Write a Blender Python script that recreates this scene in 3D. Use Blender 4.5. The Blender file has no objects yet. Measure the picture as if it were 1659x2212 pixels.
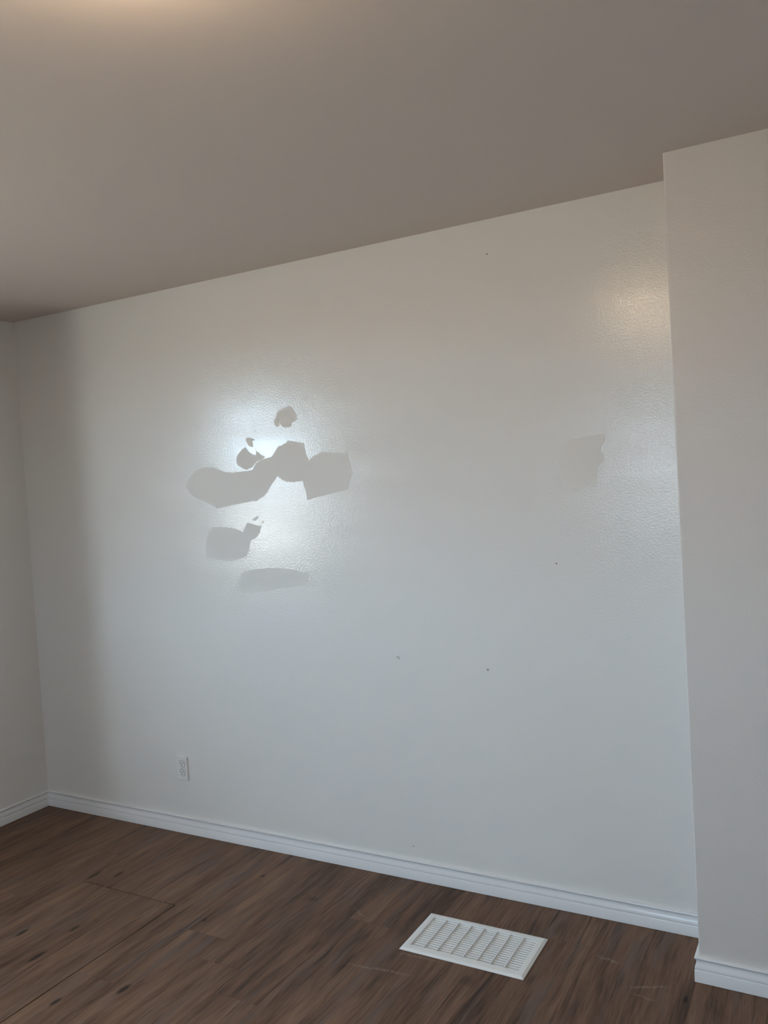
import bpy, bmesh, math, random
from mathutils import Vector, Matrix, noise
from mathutils.geometry import delaunay_2d_cdt

random.seed(7)
scene = bpy.context.scene
COL = scene.collection

# ------------------------------------------------------------------ camera
FPX = 1801.85
cam_data = bpy.data.cameras.new('camera')
cam_data.sensor_fit = 'HORIZONTAL'
cam_data.sensor_width = 36.0
cam_data.lens = 36.0 * FPX / 1659.0
cam_data.clip_start = 0.02
cam_data.clip_end = 500
cam = bpy.data.objects.new('camera', cam_data)
COL.objects.link(cam)
YAW, PITCH, ROLL = 0.50883, -0.03779, -0.05887
fw = Vector((-math.sin(YAW) * math.cos(PITCH), math.cos(YAW) * math.cos(PITCH), math.sin(PITCH)))
r0 = fw.cross(Vector((0, 0, 1))).normalized()
u0 = r0.cross(fw)
rt = r0 * math.cos(ROLL) + u0 * math.sin(ROLL)
up = -r0 * math.sin(ROLL) + u0 * math.cos(ROLL)
M = Matrix((rt, up, -fw)).transposed().to_4x4()
M.translation = Vector((3.6075, -2.79193, 1.54727))
cam.matrix_world = M
scene.camera = cam

# ------------------------------------------------------------------ sky, portals, exposure
SKY = 1.0
world = bpy.data.worlds.new('overcast_sky')
scene.world = world
world.use_nodes = True
wn = world.node_tree.nodes
wl = world.node_tree.links
bg = wn['Background']
tc = wn.new('ShaderNodeTexCoord')
sx = wn.new('ShaderNodeSeparateXYZ')
rp = wn.new('ShaderNodeValToRGB')
wl.new(tc.outputs['Generated'], sx.inputs[0])
mr = wn.new('ShaderNodeMapRange')       # height of the view ray, -1..1 to 0..1
mr.inputs[1].default_value = -1.0
wl.new(sx.outputs['Z'], mr.inputs[0])
wl.new(mr.outputs[0], rp.inputs[0])
ramp = rp.color_ramp
ramp.elements[0].position = 0.485          # dry bare ground out to the horizon
ramp.elements[0].color = (0.465, 0.43, 0.385, 1)
ramp.elements[1].position = 0.9            # sky overhead
ramp.elements[1].color = (0.52, 0.75, 1.04, 1)
hz = ramp.elements.new(0.505)              # hazy sky at the horizon
hz.color = (0.66, 0.86, 1.05, 1)
wl.new(rp.outputs[0], bg.inputs[0])
bg.inputs[1].default_value = SKY

H = 2.44
WT = 0.20                      # outside wall thickness
RX, RY = 4.7, -6.5             # right and front wall planes
SB, YC = 0.30, 1.30             # the left wall steps back by SB beyond y = -YC
WIN1 = (-3.08, -2.03, 0.90, 2.20)   # left wall window: y0 y1 z0 z1
WIN2 = (1.50, 2.20, 0.95, 2.05)     # front wall window: x0 x1 z0 z1


def portal(name, loc, rot, sx_, sy_):
    l = bpy.data.lights.new(name, 'AREA')
    l.shape = 'RECTANGLE'
    l.size, l.size_y = sx_, sy_
    l.cycles.is_portal = True
    o = bpy.data.objects.new(name, l)
    o.location = loc
    o.rotation_euler = rot
    COL.objects.link(o)


portal('window_portal', (-SB - WT - 0.02, (WIN1[0] + WIN1[1]) / 2, (WIN1[2] + WIN1[3]) / 2),
       (0, -math.pi / 2, 0), WIN1[3] - WIN1[2], WIN1[1] - WIN1[0])
portal('window_portal', ((WIN2[0] + WIN2[1]) / 2, RY - WT - 0.02, (WIN2[2] + WIN2[3]) / 2),
       (math.pi / 2, 0, 0), WIN2[1] - WIN2[0], WIN2[3] - WIN2[2])

vs = scene.view_settings
scene.display_settings.display_device = 'sRGB'
vs.view_transform = 'Standard'
vs.look = 'None'
vs.gamma = 1.0
vs.use_curve_mapping = False
vs.exposure = 5.31
scene.cycles.use_denoising = True
scene.cycles.max_bounces = 6
scene.cycles.diffuse_bounces = 5
scene.cycles.glossy_bounces = 2
scene.cycles.use_adaptive_sampling = True
scene.cycles.adaptive_threshold = 0.045
scene.cycles.adaptive_min_samples = 20
scene.cycles.transparent_max_bounces = 8
scene.cycles.caustics_reflective = False
scene.cycles.caustics_refractive = False
scene.cycles.sample_clamp_indirect = 0.2


# ------------------------------------------------------------------ node helpers
class NT:
    def __init__(self, name):
        self.m = bpy.data.materials.new(name)
        self.m.use_nodes = True
        self.t = self.m.node_tree
        self.bsdf = self.t.nodes['Principled BSDF']
        self.out = self.t.nodes['Material Output']

    def n(self, typ, **kw):
        nd = self.t.nodes.new(typ)
        for k, v in kw.items():
            setattr(nd, k, v)
        return nd

    def link(self, a, b):
        self.t.links.new(a, b)

    def setv(self, sock, v):
        if hasattr(v, 'is_linked') or isinstance(v, bpy.types.NodeSocket):
            self.link(v, sock)
        else:
            sock.default_value = v

    def math(self, op, a, b=None, c=None, clamp=False):
        nd = self.n('ShaderNodeMath', operation=op, use_clamp=clamp)
        self.setv(nd.inputs[0], a)
        if b is not None:
            self.setv(nd.inputs[1], b)
        if c is not None:
            self.setv(nd.inputs[2], c)
        return nd.outputs[0]

    def vmath(self, op, a, b=None):
        nd = self.n('ShaderNodeVectorMath', operation=op)
        self.setv(nd.inputs[0], a)
        if b is not None:
            self.setv(nd.inputs[1], b)
        return nd.outputs['Value'] if op in ('LENGTH', 'DISTANCE', 'DOT_PRODUCT') else nd.outputs[0]

    def noise(self, vec, scale, detail=2.0, rough=0.5, dist=0.0):
        nd = self.n('ShaderNodeTexNoise')
        self.link(vec, nd.inputs['Vector'])
        nd.inputs['Scale'].default_value = scale
        nd.inputs['Detail'].default_value = detail
        nd.inputs['Roughness'].default_value = rough
        nd.inputs['Distortion'].default_value = dist
        return nd.outputs[0]

    def remap(self, v, a, b, c=0.0, d=1.0, smooth=False):
        nd = self.n('ShaderNodeMapRange')
        if smooth:
            nd.interpolation_type = 'SMOOTHSTEP'
        self.link(v, nd.inputs[0])
        for i, x in enumerate((a, b, c, d)):
            nd.inputs[i + 1].default_value = x
        return nd.outputs[0]

    def mix(self, fac, a, b, blend='MIX'):
        nd = self.n('ShaderNodeMix', data_type='RGBA', blend_type=blend)
        self.setv(nd.inputs[0], fac)
        self.setv(nd.inputs[6], a)
        self.setv(nd.inputs[7], b)
        return nd.outputs[2]

    def bump(self, h, strength, dist):
        nd = self.n('ShaderNodeBump')
        nd.inputs['Strength'].default_value = strength
        nd.inputs['Distance'].default_value = dist
        self.link(h, nd.inputs['Height'])
        self.link(nd.outputs[0], self.bsdf.inputs['Normal'])

    def pos(self):
        return self.n('ShaderNodeNewGeometry').outputs['Position']


def c4(r, g, b):
    return (r, g, b, 1.0)


def plain(name, col, rough, spec=0.5):
    t = NT(name)
    t.bsdf.inputs['Base Color'].default_value = c4(*col)
    t.bsdf.inputs['Roughness'].default_value = rough
    t.bsdf.inputs['Specular IOR Level'].default_value = spec
    return t.m


def wall_paint(name, col, rough, spec, bump_s=0.42):
    """roller-textured paint; the sheen varies where coats overlap"""
    t = NT(name)
    if not spec:
        df = t.n('ShaderNodeBsdfDiffuse')
        df.inputs[0].default_value = c4(*col)
        t.link(df.outputs[0], t.out.inputs[0])
        return t.m
    p = t.pos()
    st = t.vmath('MULTIPLY', p, (0.7, 0.7, 5.0))
    streak = t.noise(st, 1.6, 2.0, 0.6)
    t.link(t.remap(streak, 0.3, 0.7, rough - 0.04, rough + 0.06), t.bsdf.inputs['Roughness'])
    t.bsdf.inputs['Specular IOR Level'].default_value = spec
    t.bsdf.inputs['Base Color'].default_value = c4(*col)
    if bump_s:
        t.bump(t.noise(p, 140.0, 1.5, 0.6), bump_s, 0.0012)
    return t.m


WALLC = (0.71, 0.705, 0.685)
M_WALL = wall_paint('semi_gloss_wall_paint', WALLC, 0.19, 0.48)
M_BLOCK = wall_paint('block_wall_paint', (0.625, 0.60, 0.575), 0.36, 0.35)  # projecting wall: darker, warmer and duller than the back wall paint
M_PATCH = wall_paint('flat_patch_paint', (0.708, 0.698, 0.674), 0.85, 0.0, 0.0)
M_CEIL = wall_paint('flat_ceiling_paint', (0.665, 0.605, 0.56), 0.8, 0.0, 0.0)
M_TRIM = plain('gloss_trim_paint', (0.74, 0.75, 0.76), 0.15)
M_PLATE = plain('white_plastic', (0.69, 0.69, 0.68), 0.35)
M_DARK = plain('dark_cavity', (0.03, 0.03, 0.03), 0.7)
M_RING_SHADE = plain('painted_ring_shade', (0.10, 0.10, 0.10), 0.6)
M_METAL = plain('screw_paint', (0.62, 0.62, 0.60), 0.4)
M_HOLE = plain('nail_hole_plaster', (0.30, 0.28, 0.25), 0.9)
M_VENT = plain('white_enamel', (0.76, 0.78, 0.77), 0.4)
M_VINYL = plain('white_window_vinyl', (0.8, 0.8, 0.8), 0.4)
M_SUB = plain('subfloor_dark', (0.018, 0.014, 0.012), 0.9)


def glass_mat(name, col):
    t = NT(name)
    t.t.nodes.remove(t.bsdf)
    tr = t.n('ShaderNodeBsdfTransparent')
    tr.inputs[0].default_value = c4(*col)
    gl = t.n('ShaderNodeBsdfGlossy')
    gl.inputs['Roughness'].default_value = 0.0
    mx = t.n('ShaderNodeMixShader')
    mx.inputs[0].default_value = 0.07
    t.link(tr.outputs[0], mx.inputs[1])
    t.link(gl.outputs[0], mx.inputs[2])
    t.link(mx.outputs[0], t.out.inputs[0])
    return t.m


M_GLASS = glass_mat('window_glass', (0.93, 0.96, 0.95))
M_DIM_GLASS = glass_mat('dimmed_window_glass', (0.50, 0.53, 0.56))  # darkened glass, added only to dim the light through the front window


# knots of the printed wood: x, y, half-width, half-length, darkness
KNOTS = [
    (0.959, -0.894, 0.011, 0.030, 0.9), (0.945, -0.860, 0.005, 0.012, 0.6), (1.117, -0.800, 0.008, 0.026, 0.9),
    (1.144, -0.979, 0.012, 0.042, 0.8), (0.852, -0.470, 0.011, 0.045, 0.85), (0.945, -0.422, 0.009, 0.030, 0.7),
    (1.523, -0.568, 0.008, 0.014, 0.75), (1.567, -0.993, 0.011, 0.030, 0.7), (1.806, -0.286, 0.022, 0.022, 0.55),
    (2.534, -0.522, 0.026, 0.030, 0.45), (2.705, -0.125, 0.016, 0.060, 0.55), (1.417, -1.128, 0.008, 0.024, 0.7),
    (1.516, -0.208, 0.008, 0.012, 0.8), (1.994, -0.551, 0.014, 0.050, 0.6), (2.263, -0.492, 0.014, 0.050, 0.6),
    (2.712, -0.440, 0.012, 0.040, 0.6), (3.148, -0.356, 0.007, 0.022, 0.85), (2.842, -0.053, 0.007, 0.030, 0.6),
    (2.120, -0.440, 0.012, 0.050, 0.5), (2.960, -0.340, 0.008, 0.060, 0.5)]
SCUFFS = [  # pale scuffs: x, y, angle, half-length, half-width, strength
    (3.04, -0.337, 0.43, 0.085, 0.006, 0.35), (3.037, -0.390, -0.19, 0.05, 0.005, 0.3),
    (2.26, -0.580, 0.11, 0.14, 0.008, 0.28), (2.90, -0.245, -0.15, 0.05, 0.010, 0.25),
    (2.02, -0.30, -0.5, 0.06, 0.004, 0.3), (1.28, -0.522, 0.0, 0.012, 0.005, 0.8),
    (2.34, -0.470, 0.05, 0.09, 0.006, 0.3), (2.48, -0.205, 0.0, 0.2, 0.005, 0.3)]


def wood_mat():
    t = NT('brown_wood_plank')
    p = t.pos()
    oi = t.n('ShaderNodeObjectInfo')
    rnd = oi.outputs['Random']
    off = t.n('ShaderNodeCombineXYZ')
    t.link(t.math('MULTIPLY', rnd, 17.0), off.inputs[0])
    t.link(t.math('MULTIPLY', rnd, 41.0), off.inputs[1])
    q = t.vmath('ADD', p, off.outputs[0])
    warp = t.noise(q, 2.2, 2.0)
    wv = t.n('ShaderNodeCombineXYZ')
    t.link(t.math('MULTIPLY', t.math('SUBTRACT', warp, 0.5), 0.05), wv.inputs[0])
    q = t.vmath('ADD', q, wv.outputs[0])
    broad = t.noise(t.vmath('MULTIPLY', q, (9.0, 1.3, 1.0)), 1.0, 3.0, 0.55)
    mid = t.noise(t.vmath('MULTIPLY', q, (34.0, 2.6, 1.0)), 1.0, 4.0, 0.6)
    fine = t.noise(t.vmath('MULTIPLY', q, (240.0, 9.0, 1.0)), 1.0, 3.0, 0.6)
    crack = t.noise(t.vmath('MULTIPLY', q, (75.0, 2.2, 1.0)), 1.0, 3.0, 0.6, 0.4)
    grey = t.noise(t.vmath('MULTIPLY', q, (14.0, 1.6, 1.0)), 1.3, 2.0)
    rampn = t.n('ShaderNodeValToRGB')
    cr = rampn.color_ramp
    cr.elements[0].position = 0.35
    cr.elements[0].color = c4(0.062, 0.037, 0.025)
    cr.elements[1].position = 0.67
    cr.elements[1].color = c4(0.215, 0.132, 0.088)
    e = cr.elements.new(0.5)
    e.color = c4(0.146, 0.087, 0.058)
    v = t.math('ADD', t.math('MULTIPLY', broad, 0.45), t.math('MULTIPLY', mid, 0.55))
    v = t.math('ADD', v, t.math('MULTIPLY', t.math('SUBTRACT', fine, 0.5), 0.38))
    v = t.math('ADD', v, t.math('MULTIPLY', t.math('SUBTRACT', rnd, 0.5), 0.06))
    t.link(v, rampn.inputs[0])
    col = rampn.outputs[0]
    col = t.mix(t.remap(grey, 0.52, 0.70, 0.0, 0.55), col, c4(0.125, 0.100, 0.092))
    col = t.mix(t.remap(crack, 0.28, 0.41, 0.9, 0.0), col, c4(0.030, 0.021, 0.017))
    # knots and pale scuffs at the places the floor shows them
    jv = t.n('ShaderNodeVectorMath', operation='MULTIPLY_ADD')
    t.link(t.math('SUBTRACT', mid, 0.5), jv.inputs[0])
    jv.inputs[1].default_value = (0.012, 0.035, 0.0)
    t.link(p, jv.inputs[2])

    def nearest(items):
        cur = None
        for ex, ey, ang, ra, rb in items:
            mp = t.n('ShaderNodeMapping', vector_type='TEXTURE')
            t.link(jv.outputs[0], mp.inputs[0])
            mp.inputs['Location'].default_value = (ex, ey, 0.0)
            mp.inputs['Rotation'].default_value = (0.0, 0.0, ang)
            mp.inputs['Scale'].default_value = (ra, rb, 1.0)
            l = t.vmath('LENGTH', mp.outputs[0])
            cur = l if cur is None else t.math('MINIMUM', cur, l)
        return cur
    for lo, hi, st, r0_ in ((0.65, 1.0, 0.85, 0.6), (0.0, 0.65, 0.42, 0.3)):
        kd = nearest([(k[0], k[1], 0.0, k[2], k[3]) for k in KNOTS if lo < k[4] <= hi])
        col = t.mix(t.remap(kd, r0_, 1.15, st, 0.0), col, c4(0.020, 0.015, 0.013))
    sd = nearest([k[:5] for k in SCUFFS])
    sk = t.math('MULTIPLY', t.remap(sd, 0.3, 1.0, 0.4, 0.0), t.remap(fine, 0.35, 0.6))
    col = t.mix(sk, col, c4(0.36, 0.30, 0.26))
    t.link(col, t.bsdf.inputs['Base Color'])
    t.link(t.remap(mid, 0.3, 0.7, 0.42, 0.56), t.bsdf.inputs['Roughness'])
    t.bsdf.inputs['Specular IOR Level'].default_value = 0.14
    t.bump(t.math('ADD', fine, t.math('MULTIPLY', mid, 0.8)), 0.25, 0.0006)
    return t.m


# ------------------------------------------------------------------ mesh helpers
def obj(name, bm, mat, parent=None, smooth=False, loc=None):
    me = bpy.data.meshes.new(name)
    bm.normal_update()
    bm.to_mesh(me)
    bm.free()
    me.materials.append(mat)
    if smooth:
        for f in me.polygons:
            f.use_smooth = True
    o = bpy.data.objects.new(name, me)
    COL.objects.link(o)
    if parent:
        o.parent = parent
    if loc is not None:
        o.location = loc
    return o


def box(bm, x0, x1, y0, y1, z0, z1, bevel=0.0, seg=2):
    vs_ = [bm.verts.new((x, y, z)) for z in (z0, z1) for y in (y0, y1) for x in (x0, x1)]
    fs = [(0, 2, 3, 1), (4, 5, 7, 6), (0, 1, 5, 4), (2, 6, 7, 3), (0, 4, 6, 2), (1, 3, 7, 5)]
    faces = [bm.faces.new([vs_[i] for i in f]) for f in fs]
    if bevel:
        es = {e for f in faces for e in f.edges}
        bmesh.ops.bevel(bm, geom=list(es), offset=bevel, segments=seg, affect='EDGES', profile=0.5)
    return bm


def struct(o, label, cat):
    o['kind'] = 'structure'
    o['label'] = label
    o['category'] = cat
    return o


def thing(name, loc, label, cat):
    o = bpy.data.objects.new(name, None)
    o.location = loc
    o.empty_display_size = 0.05
    COL.objects.link(o)
    o['label'] = label
    o['category'] = cat
    return o


def sweep(path, profile):
    """sweep a (offset, height) profile along an xy polyline, mitred; the room is on the right of the path"""
    bm = bmesh.new()
    pts = [Vector(p) for p in path]
    norms = []
    for a, b in zip(pts, pts[1:]):
        d = (b - a).normalized()
        norms.append(Vector((d.y, -d.x)))
    rings = []
    for i, p in enumerate(pts):
        if i == 0:
            m = norms[0]
        elif i == len(pts) - 1:
            m = norms[-1]
        else:
            m = (norms[i - 1] + norms[i])
            m = m / (1 + norms[i - 1].dot(norms[i]))
        rings.append([bm.verts.new((p.x + m.x * o, p.y + m.y * o, z)) for o, z in profile])
    for ra, rb in zip(rings, rings[1:]):
        for i in range(len(profile) - 1):
            bm.faces.new((ra[i], rb[i], rb[i + 1], ra[i + 1]))
    bm.faces.new(rings[0])
    bm.faces.new(list(reversed(rings[-1])))
    bmesh.ops.recalc_face_normals(bm, faces=bm.faces)
    return bm


# ------------------------------------------------------------------ room shell
BX, BD = 3.1722, 0.2447        # the projecting wall: left edge and depth

bm = bmesh.new()
box(bm, -WT, RX + WT, 0.0, WT, -0.1, H + 0.1)
wall_back = struct(obj('wall_back', bm, M_WALL), 'wide glossy off-white back wall with dull matte patches', 'wall')

y0, y1, z0, z1 = WIN1
bm = bmesh.new()
box(bm, -SB - WT, 0, -YC, 0.0, -0.1, H + 0.1)
box(bm, -SB - WT, -SB, RY, y0, -0.1, H + 0.1)
box(bm, -SB - WT, -SB, y1, -YC, -0.1, H + 0.1)
box(bm, -SB - WT, -SB, y0, y1, -0.1, z0)
box(bm, -SB - WT, -SB, y0, y1, z1, H + 0.1)
wall_left = struct(obj('wall_left', bm, M_WALL), 'shaded grey-white wall left of the room corner', 'wall')

x0, x1, z0, z1 = WIN2
bm = bmesh.new()
box(bm, -SB - WT, x0, RY - WT, RY, -0.1, H + 0.1)
box(bm, x1, RX + WT, RY - WT, RY, -0.1, H + 0.1)
box(bm, x0, x1, RY - WT, RY, -0.1, z0)
box(bm, x0, x1, RY - WT, RY, z1, H + 0.1)
struct(obj('wall_front', bm, M_WALL), 'white wall behind the camera with a window', 'wall')

bm = bmesh.new()
box(bm, RX, RX + WT, RY, 0.0, -0.1, H + 0.1)
struct(obj('wall_side', bm, M_WALL), 'white side wall out of frame on the right', 'wall')

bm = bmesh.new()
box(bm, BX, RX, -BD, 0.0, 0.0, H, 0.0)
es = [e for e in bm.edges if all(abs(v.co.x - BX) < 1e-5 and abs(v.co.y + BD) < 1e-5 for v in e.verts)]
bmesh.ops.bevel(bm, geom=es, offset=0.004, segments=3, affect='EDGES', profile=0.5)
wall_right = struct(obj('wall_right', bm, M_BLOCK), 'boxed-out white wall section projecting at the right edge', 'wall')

bm = bmesh.new()
box(bm, -SB - WT, RX + WT, RY - WT, WT, H, H + 0.15)
struct(obj('ceiling', bm, M_CEIL), 'flat beige-white painted ceiling', 'ceiling')

HOLE = (2.286, 2.670, -0.4275, -0.2340)     # duct opening under the floor register


def rect_minus(x0_, x1_, y0_, y1_, h):
    """rectangle minus the hole, as up to four rectangles"""
    hx0, hx1, hy0, hy1 = max(h[0], x0_), min(h[1], x1_), max(h[2], y0_), min(h[3], y1_)
    if hx0 >= hx1 or hy0 >= hy1:
        return [(x0_, x1_, y0_, y1_)]
    out = [(x0_, hx0, y0_, y1_), (hx1, x1_, y0_, y1_), (hx0, hx1, y0_, hy0), (hx0, hx1, hy1, y1_)]
    return [r for r in out if r[1] - r[0] > 1e-5 and r[3] - r[2] > 1e-5]


bm = bmesh.new()
for r in rect_minus(-SB - WT, RX + WT, RY - WT, WT, HOLE):
    box(bm, *r, -0.25, -0.006)
floor = struct(obj('floor', bm, M_SUB), 'dark brown wood plank floor running towards the back wall', 'floor')

bm = bmesh.new()
box(bm, -SB - WT - 0.75, -SB - WT, RY - WT - 0.3, WT + 0.3, 2.42, 2.56)  # unseen overhang added to cut sky light on the floor and lower wall
struct(obj('sky_blocker', bm, M_VINYL), 'added unseen white eave overhanging outside the left window', 'blocker')

# ------------------------------------------------------------------ floor planks
M_WOOD = wood_mat()
PW = 0.165
SEAM = 1.348                   # the open seam seen at the lower left
JOINT = -0.524                 # the row of butt joints with the dark gap
PL = 1.22
ends = {}
NL = 11
first = SEAM - NL * PW
k = 0
xs = []
x = first
while x < RX:
    xs.append(x)
    x += PW
rng = random.Random(11)
for i, xa in enumerate(xs):
    xb = min(xa + PW, RX)
    xa_ = max(xa, -SB)
    if xb - xa_ < 0.01:
        continue
    col_i = i - NL              # column 0 starts at the seam
    if col_i in (-3, -2, -1):
        off = -JOINT
    elif col_i == 4 or col_i == 3:
        off = 0.887 if col_i == 3 else 0.35
    elif col_i == 0:
        off = 0.985
    else:
        off = rng.uniform(0.1, 1.15)
    cuts = [0.0 if xb > 0.02 else YC]
    y = off
    while y < -RY:
        if y > cuts[0] + 0.08:
            cuts.append(y)
        y += PL
    cuts.append(-RY)
    for ya, yb in zip(cuts, cuts[1:]):
        g = 0.0002
        gl, gr = g, g
        ga = gb = 0.0002
        if col_i in (-3, -2, -1):
            if abs(ya + JOINT) < 1e-6:
                ga = 0.0035
            if abs(yb + JOINT) < 1e-6:
                gb = 0.0018
        if col_i == -1 and ya > 0.5:
            gr = 0.0036
        w, l = (xb - xa_) - gl - gr, (yb - ya) - ga - gb
        bm = bmesh.new()
        pcx, pcy = (xa_ + gl + xb - gr) / 2, -(ya + ga + yb - gb) / 2
        rects = rect_minus(-w / 2, w / 2, -l / 2, l / 2, (HOLE[0] - pcx, HOLE[1] - pcx, HOLE[2] - pcy, HOLE[3] - pcy))
        for r in rects:
            box(bm, *r, -0.006, 0.0)
        te = [] if len(rects) > 1 else [e for e in bm.edges if all(v.co.z > -1e-6 for v in e.verts)]
        if te:
            bmesh.ops.bevel(bm, geom=te, offset=0.0002, segments=1, affect='EDGES')
        obj('plank', bm, M_WOOD, floor,
            loc=(pcx, pcy, 0.0))

# ------------------------------------------------------------------ baseboards
PROF = [(0.0, 0.0762), (0.0100, 0.0760), (0.0118, 0.0752), (0.0124, 0.0738), (0.0122, 0.0722),
        (0.0108, 0.0708), (0.0090, 0.0690), (0.0078, 0.0665), (0.0072, 0.0635), (0.0074, 0.0600),
        (0.0084, 0.0560), (0.0100, 0.0515), (0.0114, 0.0470), (0.0120, 0.0430), (0.0118, 0.0405),
        (0.0108, 0.0392), (0.0096, 0.0388), (0.0106, 0.0380), (0.0120, 0.0374), (0.0126, 0.0362),
        (0.0132, 0.0012), (0.0, 0.0012)]


def baseboard(name, path, label):
    o = obj(name, sweep(path, PROF), M_TRIM, smooth=True)
    sm = o.modifiers.new('edge', 'EDGE_SPLIT')
    sm.split_angle = math.radians(40)
    return struct(o, label, 'baseboard')


baseboard('baseboard_left', [(-SB, -YC), (0.0, -YC), (0.0, 0.0)], 'shaded white moulded baseboard on the left wall')
baseboard('baseboard_back', [(0.0, 0.0), (BX, 0.0)], 'long white moulded baseboard along the back wall')
baseboard('baseboard_right', [(BX, -0.014), (BX, -BD), (RX, -BD)], 'white moulded baseboard wrapping the projecting wall corner')

# ------------------------------------------------------------------ dull patches in the gloss paint
PATCHES = [
    ([(1.61, 1.867), (1.572, 1.845), (1.573, 1.828), (1.561, 1.821), (1.561, 1.799), (1.577, 1.792), (1.586, 1.802), (1.599, 1.789), (1.618, 1.784), (1.64, 1.787), (1.651, 1.805), (1.677, 1.812), (1.671, 1.833), (1.662, 1.852), (1.641, 1.872), (1.63, 1.868)], 0.005),
    ([(1.41, 1.761), (1.442, 1.756), (1.457, 1.748), (1.441, 1.744), (1.443, 1.735), (1.446, 1.721), (1.43, 1.719), (1.416, 1.732), (1.408, 1.747)], 0.002),
    ([(1.451, 1.789), (1.463, 1.786), (1.456, 1.779)], 0.001),
    ([(1.403, 1.721), (1.419, 1.701), (1.439, 1.687), (1.456, 1.684), (1.46, 1.699), (1.482, 1.686), (1.503, 1.672), (1.486, 1.664), (1.457, 1.655), (1.441, 1.644), (1.429, 1.633), (1.398, 1.625), (1.373, 1.636), (1.353, 1.654), (1.35, 1.673), (1.362, 1.694), (1.385, 1.711)], 0.0015),
    ([(1.126, 1.641), (1.19, 1.65), (1.23, 1.646), (1.269, 1.628), (1.323, 1.617), (1.389, 1.621), (1.431, 1.624), (1.456, 1.652), (1.492, 1.664), (1.539, 1.673), (1.57, 1.709), (1.613, 1.722), (1.62, 1.733), (1.666, 1.724), (1.701, 1.716), (1.704, 1.687), (1.716, 1.645), (1.704, 1.615), (1.697, 1.588), (1.681, 1.564), (1.642, 1.561), (1.598, 1.564), (1.571, 1.581), (1.558, 1.591), (1.536, 1.569), (1.511, 1.538), (1.48, 1.509), (1.444, 1.494), (1.372, 1.488), (1.311, 1.48), (1.237, 1.469), (1.146, 1.506), (1.084, 1.533), (1.057, 1.584)], 0.004),
    ([(1.716, 1.645), (1.743, 1.662), (1.786, 1.674), (1.839, 1.668), (1.9, 1.66), (1.92, 1.584), (1.89, 1.52), (1.811, 1.506), (1.746, 1.496), (1.7, 1.486), (1.697, 1.516), (1.681, 1.564), (1.697, 1.588), (1.704, 1.615)], 0.003),
    ([(1.199, 1.39), (1.279, 1.386), (1.333, 1.377), (1.362, 1.365), (1.373, 1.386), (1.389, 1.402), (1.424, 1.394), (1.461, 1.387), (1.447, 1.358), (1.431, 1.34), (1.398, 1.326), (1.393, 1.307), (1.375, 1.262), (1.328, 1.248), (1.279, 1.237), (1.249, 1.242), (1.156, 1.262), (1.15, 1.335)], 0.004),
    ([(1.333, 1.16), (1.339, 1.191), (1.397, 1.207), (1.491, 1.212), (1.604, 1.206), (1.68, 1.19), (1.677, 1.144), (1.389, 1.106), (1.317, 1.105)], 0.004),
    ([(1.414, 1.413), (1.438, 1.429), (1.45, 1.424), (1.431, 1.41)], 0.002),
    ([(1.459, 1.4), (1.475, 1.408), (1.471, 1.399)], 0.001),
    ([(2.906, 1.656), (2.903, 1.633), (2.886, 1.607), (2.902, 1.573), (2.876, 1.55), (2.868, 1.5), (2.831, 1.476), (2.754, 1.495), (2.732, 1.574), (2.788, 1.647), (2.866, 1.659)], 0.002),
]


def patch(poly, amp, lift):
    """thin skim of filler with a ragged edge, lying on the wall face"""
    pts = []
    n = len(poly)
    for i in range(n):
        a, b = Vector(poly[i]), Vector(poly[(i + 1) % n])
        m = max(1, int((b - a).length / 0.004))
        for j in range(m):
            p = a.lerp(b, j / m)
            s = noise.noise_vector(Vector((p.x * 70, p.y * 70, 3.1))) * amp
            s2 = noise.noise_vector(Vector((p.x * 230, p.y * 230, 9.7))) * amp * 0.5
            pts.append((p.x + s.x + s2.x, p.y + s.y + s2.y))
    co, _, fa, *_r = delaunay_2d_cdt([Vector(q) for q in pts], [], [list(range(len(pts)))], 1, 1e-5)
    bm = bmesh.new()
    vt = [bm.verts.new((q.x, -0.0003 - lift, q.y)) for q in co]
    for f in fa:
        try:
            bm.faces.new([vt[i] for i in f])
        except ValueError:
            pass
    edge = [e for e in bm.edges if len(e.link_faces) == 1]
    ex = bmesh.ops.extrude_edge_only(bm, edges=edge)
    for v in ex['geom']:
        if isinstance(v, bmesh.types.BMVert):
            v.co.y = 0.0005
    bmesh.ops.delete(bm, geom=[v for v in bm.verts if not v.link_faces], context='VERTS')
    bmesh.ops.recalc_face_normals(bm, faces=bm.faces)
    return bm


for i, (poly, amp) in enumerate(PATCHES):
    obj('paint_patch', patch(poly, amp, i * 0.00004), M_PATCH, wall_back)

# nail holes and old screw marks
def disc(bm, cx, cz, r, ya, yb, n=14):
    a = [bm.verts.new((cx + r * math.cos(2 * math.pi * i / n), ya, cz + r * math.sin(2 * math.pi * i / n))) for i in range(n)]
    b = [bm.verts.new((cx + r * math.cos(2 * math.pi * i / n), yb, cz + r * math.sin(2 * math.pi * i / n))) for i in range(n)]
    bm.faces.new(a)
    for i in range(n):
        bm.faces.new((a[i], b[i], b[(i + 1) % n], a[(i + 1) % n]))


def ring(bm, cx, cz, r, w, ya, yb, n=18, a0=0.0, a1=2 * math.pi):
    prev = None
    for i in range(n + 1):
        t = a0 + (a1 - a0) * i / n
        c, s = math.cos(t), math.sin(t)
        cur = [bm.verts.new((cx + rr * c, yy, cz + rr * s)) for rr, yy in ((r - w, yb), (r - w, ya), (r, ya), (r, yb))]
        if prev:
            for j in range(3):
                bm.faces.new((prev[j], prev[j + 1], cur[j + 1], cur[j]))
        prev = cur


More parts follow.
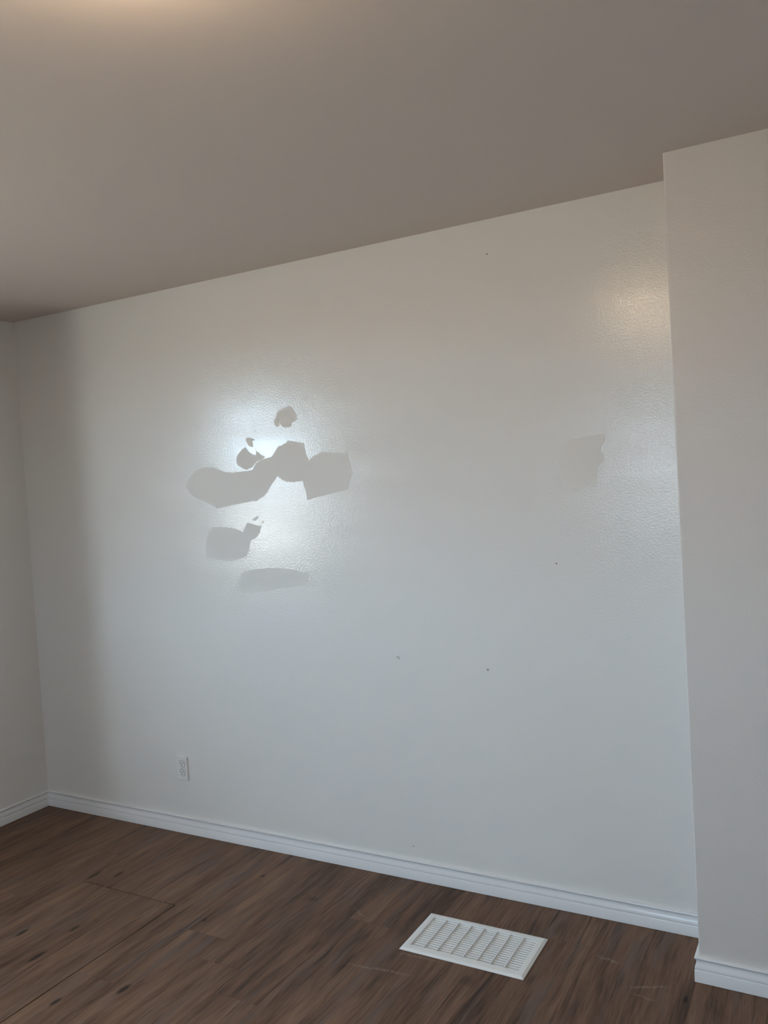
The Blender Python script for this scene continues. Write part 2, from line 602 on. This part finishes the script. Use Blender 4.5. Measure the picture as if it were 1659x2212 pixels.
for hx, hz, hr in [(2.443, 0.839, 0.0042), (2.719, 1.226, 0.0032), (2.525, 2.32, 0.0032), (2.093, 0.129, 0.0026), (2.809, 1.591, 0.0024)]:
    bm = bmesh.new()
    disc(bm, hx, hz, hr, -0.0006, 0.001)
    bmesh.ops.recalc_face_normals(bm, faces=bm.faces)
    obj('nail_hole', bm, M_HOLE, wall_back)
bm = bmesh.new()
ring(bm, 2.074, 0.863, 0.0062, 0.0022, -0.0007, 0.001, 14, 0.2, 3.4)
disc(bm, 2.0785, 0.861, 0.0026, -0.0007, 0.001)
bmesh.ops.recalc_face_normals(bm, faces=bm.faces)
obj('screw_mark', bm, M_HOLE, wall_back)

# ------------------------------------------------------------------ wall outlet
OX, OZ = 0.928, 0.299
outlet = thing('wall_outlet', (OX, 0.0, OZ), 'small white duplex power outlet low on the back wall', 'outlet')
bm = bmesh.new()
box(bm, -0.0330, 0.0330, -0.0065, 0.0, -0.0545, 0.0545)
es = [e for e in bm.edges if all(v.co.y < -0.006 for v in e.verts)]
bmesh.ops.bevel(bm, geom=es, offset=0.003, segments=3, affect='EDGES', profile=0.5)
obj('cover_plate', bm, M_PLATE, outlet)


def receptacle_shape(r=0.0168, half=0.0142, y0=0.0, y1=0.0018, n=40):
    bm = bmesh.new()
    a, b, c = [], [], []
    for i in range(n):
        t = 2 * math.pi * i / n
        px = r * math.cos(t)
        pz = max(-half, min(half, r * math.sin(t)))
        a.append(bm.verts.new((px, -y1 + 0.0004, pz)))
        c.append(bm.verts.new((px * 0.96, -y1, pz * 0.96)))
        b.append(bm.verts.new((px, y0, pz)))
    bm.faces.new(c)
    for i in range(n):
        j = (i + 1) % n
        bm.faces.new((a[i], b[i], b[j], a[j]))
        bm.faces.new((c[i], a[i], a[j], c[j]))
    bmesh.ops.recalc_face_normals(bm, faces=bm.faces)
    return bm


for s in (1, -1):
    dz = 0.0190 * s
    # shade painted as a flat dark recess around the receptacle face
    rc = obj('receptacle', receptacle_shape(), M_PLATE, outlet, loc=(0, -0.0064, dz))
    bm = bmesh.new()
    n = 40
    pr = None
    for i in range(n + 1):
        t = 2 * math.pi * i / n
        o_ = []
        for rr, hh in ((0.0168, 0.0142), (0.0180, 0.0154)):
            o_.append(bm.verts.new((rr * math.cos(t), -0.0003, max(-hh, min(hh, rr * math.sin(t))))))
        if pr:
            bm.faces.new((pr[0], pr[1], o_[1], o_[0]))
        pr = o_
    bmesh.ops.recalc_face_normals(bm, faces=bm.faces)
    obj('shade_ring', bm, M_RING_SHADE, rc)
    for sx_, hh in ((-0.0062, 0.0042), (0.0062, 0.0035)):
        bm = bmesh.new()
        box(bm, sx_ - 0.0013, sx_ + 0.0013, -0.0020, -0.0010, 0.0035 - hh, 0.0035 + hh)
        obj('slot', bm, M_DARK, rc)
    bm = bmesh.new()
    disc(bm, 0.0, -0.0075, 0.0026, -0.0020, -0.0010)
    bmesh.ops.recalc_face_normals(bm, faces=bm.faces)
    obj('ground_hole', bm, M_DARK, rc)
bm = bmesh.new()
disc(bm, 0.0, 0.0, 0.0030, -0.0072, -0.0060)
bmesh.ops.recalc_face_normals(bm, faces=bm.faces)
obj('screw', bm, M_METAL, outlet)

# ------------------------------------------------------------------ floor register
VX0, VX1, VY0, VY1 = 2.2635, 2.6925, -0.4535, -0.2105
VCX, VCY = (VX0 + VX1) / 2, (VY0 + VY1) / 2
W2, L2 = (VX1 - VX0) / 2, (VY1 - VY0) / 2
IX0, IX1, IY0, IY1 = 2.290 - VCX, 2.666 - VCX, -0.4235 - VCY, -0.2380 - VCY
reg = thing('floor_register', (VCX, VCY, 0.0), 'white louvered metal floor vent set in the brown planks', 'floor vent')
bm = bmesh.new()


def rect_ring(bm, loops):
    vl = []
    for (x0_, x1_, y0_, y1_, z_) in loops:
        vl.append([bm.verts.new(c) for c in ((x0_, y0_, z_), (x1_, y0_, z_), (x1_, y1_, z_), (x0_, y1_, z_))])
    for a, b in zip(vl, vl[1:]):
        for i in range(4):
            j = (i + 1) % 4
            bm.faces.new((a[i], a[j], b[j], b[i]))
    bmesh.ops.recalc_face_normals(bm, faces=bm.faces)


def lp(dx, z_):
    return (-W2 + dx, W2 - dx, -L2 + dx, L2 - dx, z_)


def li(dx, z_):
    return (IX0 - dx, IX1 + dx, IY0 - dx, IY1 + dx, z_)


rect_ring(bm, [lp(0.0006, 0.0004), lp(0.0, 0.0012), lp(0.0, 0.0024), lp(0.0012, 0.0036), lp(0.0055, 0.0056),
               lp(0.0075, 0.0072), lp(0.0088, 0.0078), li(0.002, 0.0078), li(0.0005, 0.0074), li(0.0, 0.0066), li(0.0, -0.0050)])
fr = obj('frame', bm, M_VENT, reg)
bm = bmesh.new()
hx0, hx1, hy0, hy1 = HOLE[0] - VCX + 0.0005, HOLE[1] - VCX - 0.0005, HOLE[2] - VCY + 0.0005, HOLE[3] - VCY - 0.0005
rect_ring(bm, [(hx0, hx1, hy0, hy1, 0.0004), (hx0, hx1, hy0, hy1, -0.15)])
v = [bm.verts.new(c) for c in ((hx0, hy0, -0.15), (hx1, hy0, -0.15), (hx1, hy1, -0.15), (hx0, hy1, -0.15))]
bm.faces.new(v)
obj('duct', bm, plain('galvanised_duct', (0.25, 0.255, 0.26), 0.5), reg)
NS, NC = 15, 8
pitch = (IY1 - IY0) / NS
# one louver blade: rises towards the wall, so that its face shows from the room
bm = bmesh.new()
th = 0.0009
ln = pitch * 0.61
prof = [(-ln * 0.5, 0.0014), (ln * 0.5, 0.0028), (ln * 0.5, 0.0028 + th), (-ln * 0.5, 0.0014 + th)]
xa, xb = IX0 + 0.0001, IX1 - 0.0001
A = [bm.verts.new((xa, y_, z_)) for y_, z_ in prof]
B = [bm.verts.new((xb, y_, z_)) for y_, z_ in prof]
m = len(prof)
for i in range(m):
    j = (i + 1) % m
    bm.faces.new((A[i], A[j], B[j], B[i]))
bm.faces.new(A)
bm.faces.new(list(reversed(B)))
bmesh.ops.recalc_face_normals(bm, faces=bm.faces)
slat0 = obj('slat', bm, M_VENT, reg, loc=(0, IY0 + pitch * 0.5, 0))
for i in range(1, NS):
    c = slat0.copy()
    c.location = (0, IY0 + pitch * (i + 0.5), 0)
    COL.objects.link(c)
    c.parent = reg
bm = bmesh.new()
box(bm, -0.0016, 0.0016, IY0 + 0.0001, IY1 - 0.0001, -0.006, 0.0074)
es = [e for e in bm.edges if all(v.co.z > 0.007 for v in e.verts)]
bmesh.ops.bevel(bm, geom=es, offset=0.0006, segments=1, affect='EDGES')
div0 = obj('divider', bm, M_VENT, reg)
cp = (IX1 - IX0) / NC
for i in range(1, NC):
    c = div0 if i == 1 else div0.copy()
    if i > 1:
        COL.objects.link(c)
        c.parent = reg
    c.location = (IX0 + cp * i, 0, 0)

# ------------------------------------------------------------------ windows (behind and beside the camera)
def window(name, centre, rotz, w, h, label, glass):
    """single-hung window; local x across, local y towards the room, z up"""
    o = thing(name, centre, label, 'window')
    o.rotation_euler = (0, 0, rotz)
    o['kind'] = 'structure'
    f = 0.04
    bm = bmesh.new()
    box(bm, -w / 2, -w / 2 + f, -0.04, 0.03, -h / 2, h / 2)
    box(bm, w / 2 - f, w / 2, -0.04, 0.03, -h / 2, h / 2)
    box(bm, -w / 2 + f, w / 2 - f, -0.04, 0.03, -h / 2, -h / 2 + f)
    box(bm, -w / 2 + f, w / 2 - f, -0.04, 0.03, h / 2 - f, h / 2)
    obj('window_frame', bm, M_VINYL, o)
    bm = bmesh.new()
    box(bm, -w / 2 + f, w / 2 - f, -0.03, 0.02, -0.02, 0.02)
    obj('meeting_rail', bm, M_VINYL, o)
    for za, zb in ((-h / 2 + f, -0.02), (0.02, h / 2 - f)):
        bm = bmesh.new()
        vs_ = [bm.verts.new(c) for c in ((-w / 2 + f, 0, za), (w / 2 - f, 0, za), (w / 2 - f, 0, zb), (-w / 2 + f, 0, zb))]
        bm.faces.new(vs_)
        obj('pane', bm, glass, o)
    return o


window('window_1', (-SB - WT + 0.05, (WIN1[0] + WIN1[1]) / 2, (WIN1[2] + WIN1[3]) / 2), -math.pi / 2,
       WIN1[1] - WIN1[0], WIN1[3] - WIN1[2], 'white framed window in the left wall beside the camera', M_GLASS)
window('window_2', ((WIN2[0] + WIN2[1]) / 2, RY - WT + 0.05, (WIN2[2] + WIN2[3]) / 2), 0.0,
       WIN2[1] - WIN2[0], WIN2[3] - WIN2[2], 'white framed window in the wall behind the camera', M_DIM_GLASS)

# ------------------------------------------------------------------ ceiling lamp just above the frame
LX, LY = 2.69, -1.91
LAMP = 1.0
lamp = thing('ceiling_lamp', (LX, LY, H), 'round flush ceiling lamp glowing warm just above the frame', 'lamp')


def lathe(prof, n=40):
    bm = bmesh.new()
    rings = []
    for r, z in prof:
        if r < 1e-6:
            rings.append([bm.verts.new((0, 0, z))])
        else:
            rings.append([bm.verts.new((r * math.cos(2 * math.pi * i / n), r * math.sin(2 * math.pi * i / n), z)) for i in range(n)])
    for a, b in zip(rings, rings[1:]):
        for i in range(n):
            j = (i + 1) % n
            if len(b) == 1:
                bm.faces.new((a[i], a[j], b[0]))
            else:
                bm.faces.new((a[i], a[j], b[j], b[i]))
    bmesh.ops.recalc_face_normals(bm, faces=bm.faces)
    return bm


t = NT('frosted_lamp_glass')
t.bsdf.inputs['Base Color'].default_value = c4(0.9, 0.85, 0.75)
t.bsdf.inputs['Emission Color'].default_value = c4(1.0, 0.75, 0.50)
t.bsdf.inputs['Emission Strength'].default_value = LAMP
obj('lamp_base', lathe([(0.075, 0.0), (0.075, -0.022), (0.0, -0.022)]), M_VINYL, lamp)
obj('lamp_shade', lathe([(0.085, -0.022), (0.125, -0.035), (0.135, -0.055), (0.125, -0.08), (0.09, -0.10), (0.045, -0.110), (0.0, -0.112)]), t.m, lamp, smooth=True)
